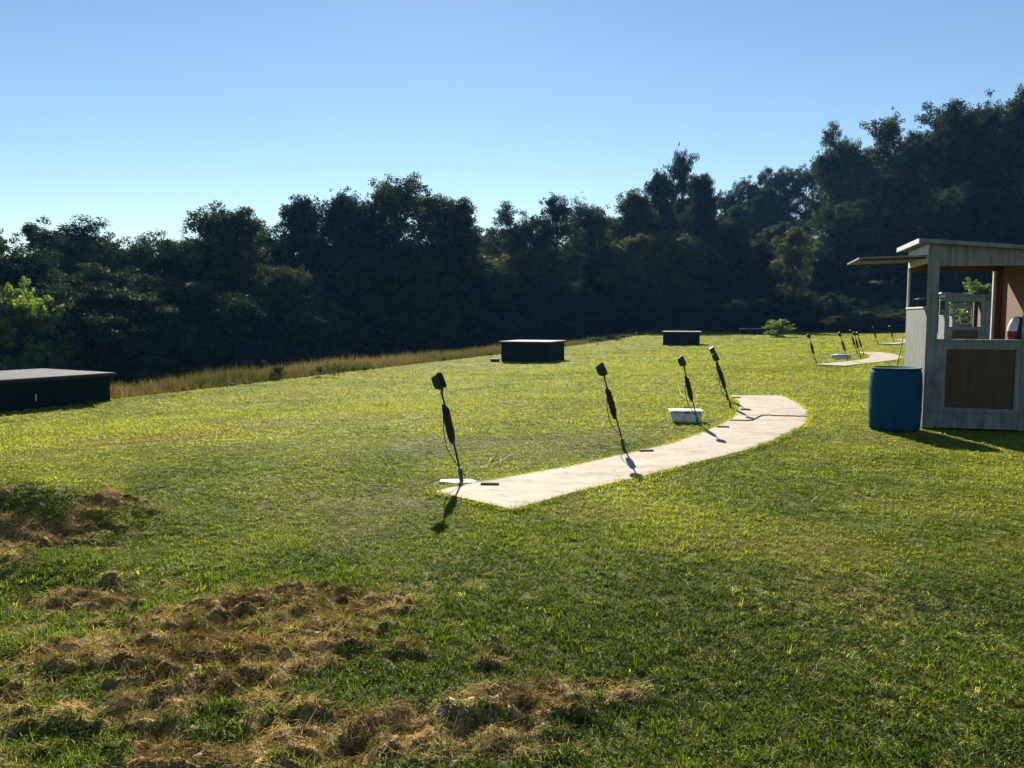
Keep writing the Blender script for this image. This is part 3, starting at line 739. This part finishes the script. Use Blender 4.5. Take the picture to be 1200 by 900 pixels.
# ------------------------------------------------------------------ leaves, trees, shrubs
def leaves_mesh(name, cen, rad, per, size, mat, rg, flat=.75, squash=.8):
    """leaf-sized pointed faces scattered through clumps; each clump keeps its own tone"""
    cen = np.asarray(cen); K = len(cen); rad = np.broadcast_to(np.asarray(rad, float), (K,))
    n = np.maximum(4, (per * (rad / rad.mean()) ** 2).astype(int)); ci = np.repeat(np.arange(K), n); N = len(ci)
    dirn = rg.normal(0, 1, (N, 3)); dirn /= np.linalg.norm(dirn, axis=1)[:, None]
    rr = rg.random(N) ** .45
    pos = cen[ci] + dirn * (rr * rad[ci])[:, None] * np.array([1, 1, squash])
    nor = rg.normal(0, 1, (N, 3)) + dirn * .7 + np.array([0, 0, flat]); nor /= np.linalg.norm(nor, axis=1)[:, None]
    t = np.cross(nor, rg.normal(0, 1, (N, 3))); t /= np.linalg.norm(t, axis=1)[:, None]; b = np.cross(nor, t)
    L = size * rg.uniform(.6, 1.35, N)[:, None]; w = L * rg.uniform(.5, .72, N)[:, None]
    vs = np.stack([pos - t * L * .5, pos + b * w * .5 - t * L * .08 + nor * L * .05, pos + t * L * .5 - nor * L * .1, pos - b * w * .5 - t * L * .08 + nor * L * .05], 1).reshape(-1, 3)
    me = bpy.data.meshes.new(name); fast_mesh(me, vs, np.arange(N * 4).reshape(N, 4), 4)
    tone = np.clip(rg.normal(.5, .2, K)[ci] + rg.normal(0, .12, N), 0, 1); vattr(me, 'tone', 'FLOAT', np.repeat(tone, 4))
    me.materials.append(mat); return me
def tree_meshes(seed, H=10.0, R0=3.2, t0=.25, limbs=18, prof='round', per=190, size=.2, clump=.75, mat=None, gaps=.0, drop=0.0):
    rg = np.random.default_rng(seed); rd = random.Random(seed)
    tb = MB(); pts = []
    wob = [rg.normal(0, .12) for _ in range(8)]
    def trunk(t): return Vector((wob[0] * t * 3 + .18 * math.sin(t * 5 + wob[1] * 9), wob[2] * t * 3 + .18 * math.sin(t * 4 + wob[3] * 9), H * .93 * t))
    tp = [trunk(k / 9) for k in range(10)]; r0 = H * .018
    tb.tube([tp[0] - Vector((0, 0, .6))] + tp, [r0 * 1.4] + [r0 * (1.25 if k == 0 else 1) * (1 - k / 9) ** .8 + .012 for k in range(10)], 8)
    cen = []
    for i in range(limbs):
        t = t0 + (1 - t0) * (i + rd.random() * .8) / limbs
        q = (t - t0) / (1 - t0)
        if prof == 'round': L = R0 * (.45 + .75 * math.sin(math.pi * min(1, q * .82 + .14)))
        elif prof == 'oval': L = R0 * (.35 + .6 * math.sin(math.pi * min(1, q * .9 + .12)))
        else: L = R0 * (.42 + .72 * math.sin(math.pi * min(1, q * .8 + .18))) * rd.uniform(.6, 1.15)
        L *= rd.uniform(.75, 1.15) * (.35 if q > .93 else 1)
        az = i * 2.399 + rd.uniform(-.5, .5); el = R(rd.uniform(5, 30) + 30 * q)
        b0 = trunk(t * .96); pl = []
        for k in range(5):
            s = k / 4
            pl.append(b0 + Vector((math.cos(az) * math.cos(el), math.sin(az) * math.cos(el), math.sin(el))) * L * s + Vector((rd.uniform(-.12, .12), rd.uniform(-.12, .12), .25 * math.sin(s * 3) - drop * s * s * L)) * (k > 0))
        tb.tube(pl, [r0 * .42 * (1 - .8 * k / 4) * (1 - .5 * q) + .01 for k in range(5)], 6)
        for k in (2, 3, 4):
            if rd.random() > gaps: cen.append(tuple(pl[k] + Vector((rd.uniform(-.3, .3), rd.uniform(-.3, .3), rd.uniform(-.1, .35)))))
        for j in range(4):
            k = rd.choice((1, 2, 3)); a2 = az + rd.choice((-1, 1)) * rd.uniform(.5, 1.3); l2 = L * rd.uniform(.3, .55)
            e2 = el + rd.uniform(-.35, .5); e = pl[k] + Vector((math.cos(a2) * math.cos(e2), math.sin(a2) * math.cos(e2), math.sin(e2) - drop)) * l2
            tb.tube([pl[k], pl[k].lerp(e, .5) + Vector((0, 0, .06)), e], [r0 * .2 * (1 - .5 * q) + .006, .014, .007], 5)
            if rd.random() > gaps: cen += [tuple(e), tuple(pl[k].lerp(e, .6))]
    for _ in range(3): cen.append(tuple(trunk(1.0) + Vector((rd.uniform(-.5, .5), rd.uniform(-.5, .5), rd.uniform(-.2, .5)))))
    for _ in range(6):
        t = rd.uniform(.66, .96); cen.append(tuple(trunk(t) + Vector((rd.gauss(0, .8), rd.gauss(0, .8), 0))))
    cen = np.array(cen); rad = clump * rg.uniform(.6, 1.25, len(cen)); SUB = 5
    sub = np.repeat(cen, SUB, 0) + rg.normal(0, .5, (len(cen) * SUB, 3)) * np.repeat(rad, SUB)[:, None] * np.array([1, 1, .8])
    rad = np.repeat(rad, SUB) * rg.uniform(.25, .62, len(sub)); cen = sub; per = per * 2.0 / SUB; size = size * .68
    crown = leaves_mesh('crown', cen, rad, per, size, mat or M['leaf'], rg)
    co = np.empty(len(crown.vertices) * 3, np.float32); crown.vertices.foreach_get('co', co); co = co.reshape(-1, 3)
    kz = H / np.percentile(co[:, 2], 99.7); co[:, 2] *= kz; crown.vertices.foreach_set('co', co.ravel()); crown.update()
    tb.v = [(a, b_, c * kz) for a, b_, c in tb.v]
    return tb.mesh('trunk', M['bark'], True), crown
STY = {}
for k in range(3): STY['round%d' % k] = tree_meshes(400 + k, R0=3.4, t0=.2, limbs=20, prof='round', per=120, size=.20, clump=.85)
for k in range(3): STY['oval%d' % k] = tree_meshes(410 + k, R0=2.4, t0=.18, limbs=22, prof='oval', per=105, size=.19, clump=.7)
for k in range(3): STY['open%d' % k] = tree_meshes(420 + k, R0=3.0, t0=.3, limbs=15, prof='open', per=92, size=.19, clump=.62, gaps=.22)
for k in range(2): STY['mid%d' % k] = tree_meshes(460 + k, R0=3.2, t0=.12, limbs=20, prof='round', per=100, size=.24, clump=.8, mat=M['leaf_half_lit'], drop=.08)
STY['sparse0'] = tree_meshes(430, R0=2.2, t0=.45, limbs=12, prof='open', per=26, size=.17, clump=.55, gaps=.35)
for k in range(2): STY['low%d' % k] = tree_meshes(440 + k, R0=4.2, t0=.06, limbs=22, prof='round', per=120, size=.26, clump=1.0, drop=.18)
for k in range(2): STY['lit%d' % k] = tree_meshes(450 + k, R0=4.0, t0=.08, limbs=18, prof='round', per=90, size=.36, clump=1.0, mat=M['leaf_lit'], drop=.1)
TREES = {}
def plant(style, px, top, Yd, wide=1.0, name='broadleaf_tree', lab=None, cat='tree', group=None, minh=2.5):
    q = at(px, top, Yd); zg = hz(q.x, q.y); H = max(minh, q.z - zg)
    if (name, style) not in TREES:
        r = empty(name); t = bpy.data.objects.new('trunk', STY[style][0]); c = bpy.data.objects.new('crown', STY[style][1])
        for o in (t, c): COL.objects.link(o); o.parent = r
        TREES[(name, style)] = (r, t, c)
    else:
        r0, t0, c0 = TREES[(name, style)]
        r = r0.copy(); COL.objects.link(r)
        for o in (t0, c0): k = o.copy(); COL.objects.link(k); k.parent = r
    sz = H / 10.0; sx = wide * (.35 * sz + .65 * math.sqrt(sz * 1.3))
    r.location = (q.x, q.y, zg - .1); r.scale = (sx, sx, sz); r.rotation_euler = (0, 0, random.uniform(0, 6.28))
    for k_ in ('label', 'category', 'group', 'kind'):
        if k_ in r: del r[k_]
    return tag(r, lab, cat, group)

G1 = 'tall trees along the skyline of the wood'
SKY = [('round0', -70, 262, 56, 1.0, 'dark tree at the picture edge over the grey-roofed bunker'),
 ('round1', 10, 288, 58, .9, 'dark rounded tree at the picture edge above the yellow-green shrub'),
 ('open0', 58, 262, 70, 1.15, 'dark spreading tree, tallest above the wide grey-roofed bunker'),
 ('round2', 108, 262, 72, 1.0, 'dark rounded tree beside the spreading one above the bunker'),
 ('round0', 152, 274, 70, .9, 'dark tree whose top steps down towards the low gap in the skyline'),
 ('round1', 192, 284, 68, .85, 'dark tree in the low dip of the skyline before the pointed tree'),
 ('oval0', 254, 243, 68, 1.25, 'dark tree with a pointed domed top standing alone over the dip'),
 ('open1', 292, 260, 72, .95, 'airy tree between the pointed tree and the tall pale-topped one'),
 ('open2', 328, 276, 74, .8, 'thin airy tree with sky showing through its lower crown'),
 ('oval1', 358, 231, 80, .95, 'paler grey-green tall tree at the start of the high central clump'),
 ('oval2', 398, 227, 82, 1.0, 'dense dark tall tree second in the high central clump'),
 ('round2', 424, 222, 84, .8, 'dark dense tree just before the tallest of the central clump'),
 ('open0', 470, 209, 82, 1.05, 'tallest tree of the central clump, sky dotting its crown'),
 ('open1', 512, 226, 84, .95, 'see-through tree with a bright gap beside its crown'),
 ('oval0', 541, 234, 84, .9, 'dark narrow tree closing the central clump before the skyline gap'),
 ('round0', 568, 268, 108, .75, 'lower tree in the gap of the skyline above the pinkish-roofed bunker'),
 ('round1', 594, 268, 106, .75, 'small rounded tree in the skyline gap next to a broad dark crown'),
 ('round2', 622, 240, 92, .9, 'broad dark tree just past the skyline gap'),
 ('open2', 650, 231, 92, .85, 'dark tree with a ragged top beside the thin sparse tree'),
 ('sparse0', 677, 228, 104, .75, 'thin sparse tree with see-through twigs against the sky'),
 ('round1', 704, 240, 102, .85, 'dark tree between the sparse tree and the rising slope'),
 ('oval1', 738, 226, 106, 1.0, 'tree on the rising skyline before the tall double-topped tree'),
 ('oval2', 768, 202, 112, .7, 'slim side-tree leaning against the tall double-topped tree'),
 ('open1', 800, 176, 112, .6, 'tall tree with a ragged double top high above its neighbours'),
 ('oval0', 826, 205, 116, .75, 'narrow dark tree on the falling side of the double-topped tree'),
 ('round0', 852, 222, 150, .7, 'smooth small crown at the start of the hillside skyline'),
 ('round2', 880, 205, 152, .8, 'bluish crown on the hillside skyline, middle of three'),
 ('round1', 915, 198, 152, .85, 'bluish crown on the hillside skyline next to the big spreading oak'),
 ('round0', 945, 196, 148, .7, 'small crown tucked under the big spreading oak'),
 ('open0', 966, 178, 122, .6, 'outer limb-like tree of the big spreading clump above the shutter'),
 ('round2', 996, 147, 120, .7, 'big spreading tree with an uneven airy top above the shack shutter'),
 ('open1', 1036, 139, 118, .95, 'big airy tree, tallest above the shack shutter'),
 ('oval2', 1066, 156, 122, .85, 'dark tree in the notch above the shack roof'),
 ('round2', 1094, 131, 112, .9, 'dense rounded tree directly above the shack\'s front corner'),
 ('round0', 1132, 120, 110, .9, 'dense dark tree above the middle of the shack roof'),
 ('round1', 1166, 121, 108, .85, 'dark tree beside the highest crown at the picture edge'),
 ('oval1', 1198, 102, 102, 1.0, 'highest dark crown at the picture edge above the shack'),
 ('round2', 1250, 86, 100, 1.0, 'dark tree beyond the picture edge behind the shack')]
for st, px, top, Yd, wd, lab in SKY: plant(st, px, top, Yd, wd, 'broadleaf_tree', lab, 'tree', G1)
G2 = 'lower trees standing in front of the wood'
MID = [('low0', 90, 335, 50, .75, 'low spreading dark tree drooping behind the wide bunker'), ('low1', 158, 345, 52, .6, 'low dark tree with a rounded drooping edge beside the meadow'),
 ('mid1', 235, 330, 58, .75, 'dark mid-height tree behind the start of the brown meadow'), ('low0', 300, 348, 60, .55, 'vine-hung low tree behind the brown meadow'),
 ('round1', 345, 310, 66, .9, 'mid-height dark tree under the pale-topped tall tree'), ('round0', 420, 300, 72, 1.0, 'mid-height dark tree below the central clump'),
 ('round2', 500, 305, 74, 1.0, 'dark tree low in the wood behind the meadow\'s far end'), ('mid1', 572, 300, 82, 1.0, 'grey-green tree below the skyline gap'),
 ('round1', 640, 290, 86, 1.0, 'dark tree behind the pinkish-roofed bunker'), ('mid0', 742, 276, 92, .85, 'rounded crown catching light in front of the slope, first of a pair'),
 ('mid1', 800, 276, 94, .85, 'rounded crown catching light in front of the slope, above the small bunker'), ('oval0', 855, 265, 104, 1.1, 'dark tree in the shaded fold above the farthest bunker'),
 ('mid0', 930, 268, 100, .65, 'broad tree with light-edged leaves above the lit bush'), ('round1', 985, 235, 106, .95, 'dark tree on the slope beneath the big spreading tree'),
 ('oval2', 1050, 240, 102, 1.1, 'dark tree on the slope beneath the airy tree, behind the shutter'), ('round0', 1120, 220, 98, 1.0, 'shaded tree behind the shack roof'),
 ('round2', 1185, 215, 94, 1.0, 'shaded tree at the picture edge behind the shack roof')]
for st, px, top, Yd, wd, lab in MID: plant(st, px, top, Yd, wd, 'broadleaf_tree', lab, 'tree', G2)
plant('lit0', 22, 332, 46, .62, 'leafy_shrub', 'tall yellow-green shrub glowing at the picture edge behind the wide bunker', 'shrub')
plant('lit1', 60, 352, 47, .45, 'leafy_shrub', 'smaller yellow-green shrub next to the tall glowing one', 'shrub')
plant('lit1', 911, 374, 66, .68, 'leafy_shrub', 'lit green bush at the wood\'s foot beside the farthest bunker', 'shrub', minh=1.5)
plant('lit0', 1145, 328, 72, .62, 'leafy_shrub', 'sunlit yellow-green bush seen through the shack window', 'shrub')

# undergrowth and the mass of the wood behind the single trees: nobody could count it
rg = np.random.default_rng(21)
SKP = np.array([(-120, 270), (0, 290), (50, 268), (110, 268), (200, 288), (252, 255), (290, 268), (330, 284), (355, 240), (470, 222), (540, 242), (565, 272), (592, 272), (620, 248), (676, 250), (735, 235),
                (768, 225), (797, 215), (835, 228), (900, 204), (945, 205), (990, 165), (1050, 160), (1090, 140), (1160, 130), (1200, 112), (1330, 85)])
EDG = np.array([(-140, 50), (0, 52), (140, 57), (320, 64), (470, 74), (590, 84), (700, 92), (830, 100), (950, 104), (1050, 102), (1130, 96), (1200, 92), (1340, 86)])
pts, scl, rot, idx = [], [], [], []
def join_mesh(st):
    t, c = STY[st]; bm = bmesh.new(); bm.from_mesh(c); bm.from_mesh(t)
    me = bpy.data.meshes.new('wood_tree'); bm.to_mesh(me); bm.free()
    return me
wood_protos = [STY[k][1] for k in ('round0', 'round1', 'oval0', 'oval1', 'low0', 'low1')]
def wood(px, top, Yd, wide, kind):
    q = at(px, top, Yd); zg = hz(q.x, q.y); H = max(1.6, q.z - zg); sz = H / 10; sx = wide * (.35 * sz + .65 * math.sqrt(sz * 1.3))
    pts.append((q.x, q.y, zg)); scl.append((sx, sx, sz)); rot.append((0, 0, rg.uniform(0, 6.28))); idx.append(kind)
for k in range(150):                                           # rows behind the skyline trees
    px = rg.uniform(-130, 1330); e = np.interp(px, EDG[:, 0], EDG[:, 1]); sk = np.interp(px, SKP[:, 0], SKP[:, 1])
    wood(px, sk + rg.uniform(14, 60) + (42 if 335 < px < 560 else 0), e + rg.uniform(22, 55), rg.uniform(.9, 1.2), int(rg.integers(0, 4)))
for k in range(120):                                           # mid layer
    px = rg.uniform(-130, 1330); e = np.interp(px, EDG[:, 0], EDG[:, 1]); sk = np.interp(px, SKP[:, 0], SKP[:, 1])
    wood(px, sk + (370 - sk) * rg.uniform(.35, .75), e + rg.uniform(2, 20), rg.uniform(.9, 1.3), int(rg.integers(0, 6)))
for k in range(150):                                           # bushes along the foot
    px = -130 + 1460 * (k + rg.random()) / 150; e = np.interp(px, EDG[:, 0], EDG[:, 1])
    wood(px, rg.uniform(345, 372) - (10 if px < 200 else 0), e - 3 + rg.uniform(-2, 6), rg.uniform(.8, 1.2), 4 + int(rg.integers(0, 2)))
for k in range(110):
    px = rg.uniform(820, 1330); e = np.interp(px, EDG[:, 0], EDG[:, 1])
    wood(px, rg.uniform(340, 380), rg.uniform(79, e - 2), rg.uniform(.8, 1.2), 4 + int(rg.integers(0, 2)))
for k in range(70):
    px = rg.uniform(960, 1110); wood(px, rg.uniform(362, 384), rg.uniform(74, 92), rg.uniform(.8, 1.2), 4 + int(rg.integers(0, 2)))
N = len(pts)
scatter_object('woodland', pts, rot, scl, idx, rg.random(N), wood_protos, 'dark mass of wood and undergrowth behind the single trees', 'woodland')

# leafy weeds along the meadow's edge
wp = [leaves_mesh('weed_clump', rg.normal(0, .16, (9, 3)) * np.array([1, 1, .7]) + np.array([0, 0, .22]), .12, 22, .075, M['weed'], rg) for _ in range(3)]
n = 420; v = np.concatenate([rg.uniform(5, 75, 260), rg.uniform(36, 62, 160)]); u = lawn_edge(v) + rg.normal(.5, .6, n) + (rg.random(n) < .4) * rg.uniform(0, 9, n)
x = -C30 * u + S30 * v; y = S30 * u + C30 * v; ok = free(x, y) & (fbm(x * .3, y * .3, 66, 2) > .45); x, y = x[ok], y[ok]; N = len(x)
sw = rg.uniform(.3, .95, N)
scatter_object('weeds', np.stack([x, y, height(x, y)], -1), np.stack([np.zeros(N), np.zeros(N), rg.uniform(0, 6.28, N)], -1), np.stack([sw, sw, sw * rg.uniform(.7, 1.5, N)], -1), rg.integers(0, 3, N), rg.random(N),
               wp, 'low leafy weeds along the edge of the brown meadow', 'weeds')
# clods of bare earth on the lawn edge
b = MB()
for k in range(40):
    px = 262 + 45 * random.random(); p = at(px, 455 - (px - 262) * .12 + random.uniform(-1.5, 1.5), 22.5 + (px - 262) * .03); r_ = random.uniform(.05, .16)
    zz = hz(p.x, p.y); vs = []
    bm = bmesh.new(); bmesh.ops.create_icosphere(bm, subdivisions=1, radius=r_)
    b.add([(p.x + v_.co.x * random.uniform(.8, 1.4), p.y + v_.co.y, zz + .02 + v_.co.z * random.uniform(.5, .9)) for v_ in bm.verts], [tuple(q_.index for q_ in f_.verts) for f_ in bm.faces]); bm.free()
tag(b.build('dirt', M['dirt']), 'strip of brown earth clods where lawn meets meadow', 'dirt', kind='stuff')

# ------------------------------------------------------------------ haze
HAZE = .00014
if HAZE:
    m, nt, n, l = new_mat('thin morning haze')
    out = n.new('ShaderNodeOutputMaterial'); pv = n.new('ShaderNodeVolumePrincipled')
    pv.inputs['Color'].default_value = (.2, .52, 1, 1); pv.inputs['Density'].default_value = HAZE; pv.inputs['Anisotropy'].default_value = .3
    l.new(pv.outputs[0], out.inputs['Volume'])
    zmin = float(Z[(np.abs(X) < 260) & (Y < 330) & (Y > -60)].min()) - 1
    o = MB().box(-230, 230, -40, 300, zmin - .3, 62).build('haze', m); tag(o, 'thin bluish haze over the field and wood', 'haze', kind='stuff')

# ------------------------------------------------------------------ light, sky, camera
EL, AZ = R(27.5), R(-5)
S = Vector((math.sin(AZ) * math.cos(EL), math.cos(AZ) * math.cos(EL), math.sin(EL)))
sl = bpy.data.lights.new('sun', 'SUN'); sl.energy = 5.0; sl.angle = R(.5); sl.color = (1, .93, .80)
so = bpy.data.objects.new('sun', sl); COL.objects.link(so); so.rotation_euler = S.to_track_quat('Z', 'Y').to_euler(); so.location = (0, 0, 60)
wd = bpy.data.worlds.new('World'); scene.world = wd; wd.use_nodes = True
nt = wd.node_tree; bg = nt.nodes['Background']
sk = nt.nodes.new('ShaderNodeTexSky'); sk.sky_type = 'NISHITA'; sk.sun_disc = False; sk.sun_elevation = EL; sk.sun_rotation = AZ
sk.air_density = 1.0; sk.dust_density = .03; sk.ozone_density = 1.3; sk.altitude = 200
hs_ = nt.nodes.new('ShaderNodeHueSaturation'); hs_.inputs['Saturation'].default_value = 1.13
nt.links.new(sk.outputs[0], hs_.inputs['Color']); nt.links.new(hs_.outputs[0], bg.inputs[0]); bg.inputs[1].default_value = .053
cam = bpy.data.cameras.new('camera'); cam.sensor_width = 36; cam.lens = 36 * F / 1200; cam.clip_start = .05; cam.clip_end = 4000
co = bpy.data.objects.new('camera', cam); COL.objects.link(co); co.location = (0, 0, EYE); co.rotation_euler = (math.pi / 2 - PITCH, 0, 0)
scene.camera = co
vs = scene.view_settings
vs.view_transform = 'Standard'; vs.look = 'None'; vs.exposure = 1.15; vs.gamma = 1; vs.use_curve_mapping = False
scene.cycles.max_bounces = 8; scene.cycles.transparent_max_bounces = 8; scene.cycles.diffuse_bounces = 4; scene.cycles.transmission_bounces = 6
scene.cycles.volume_bounces = 0
scene.cycles.use_denoising = True
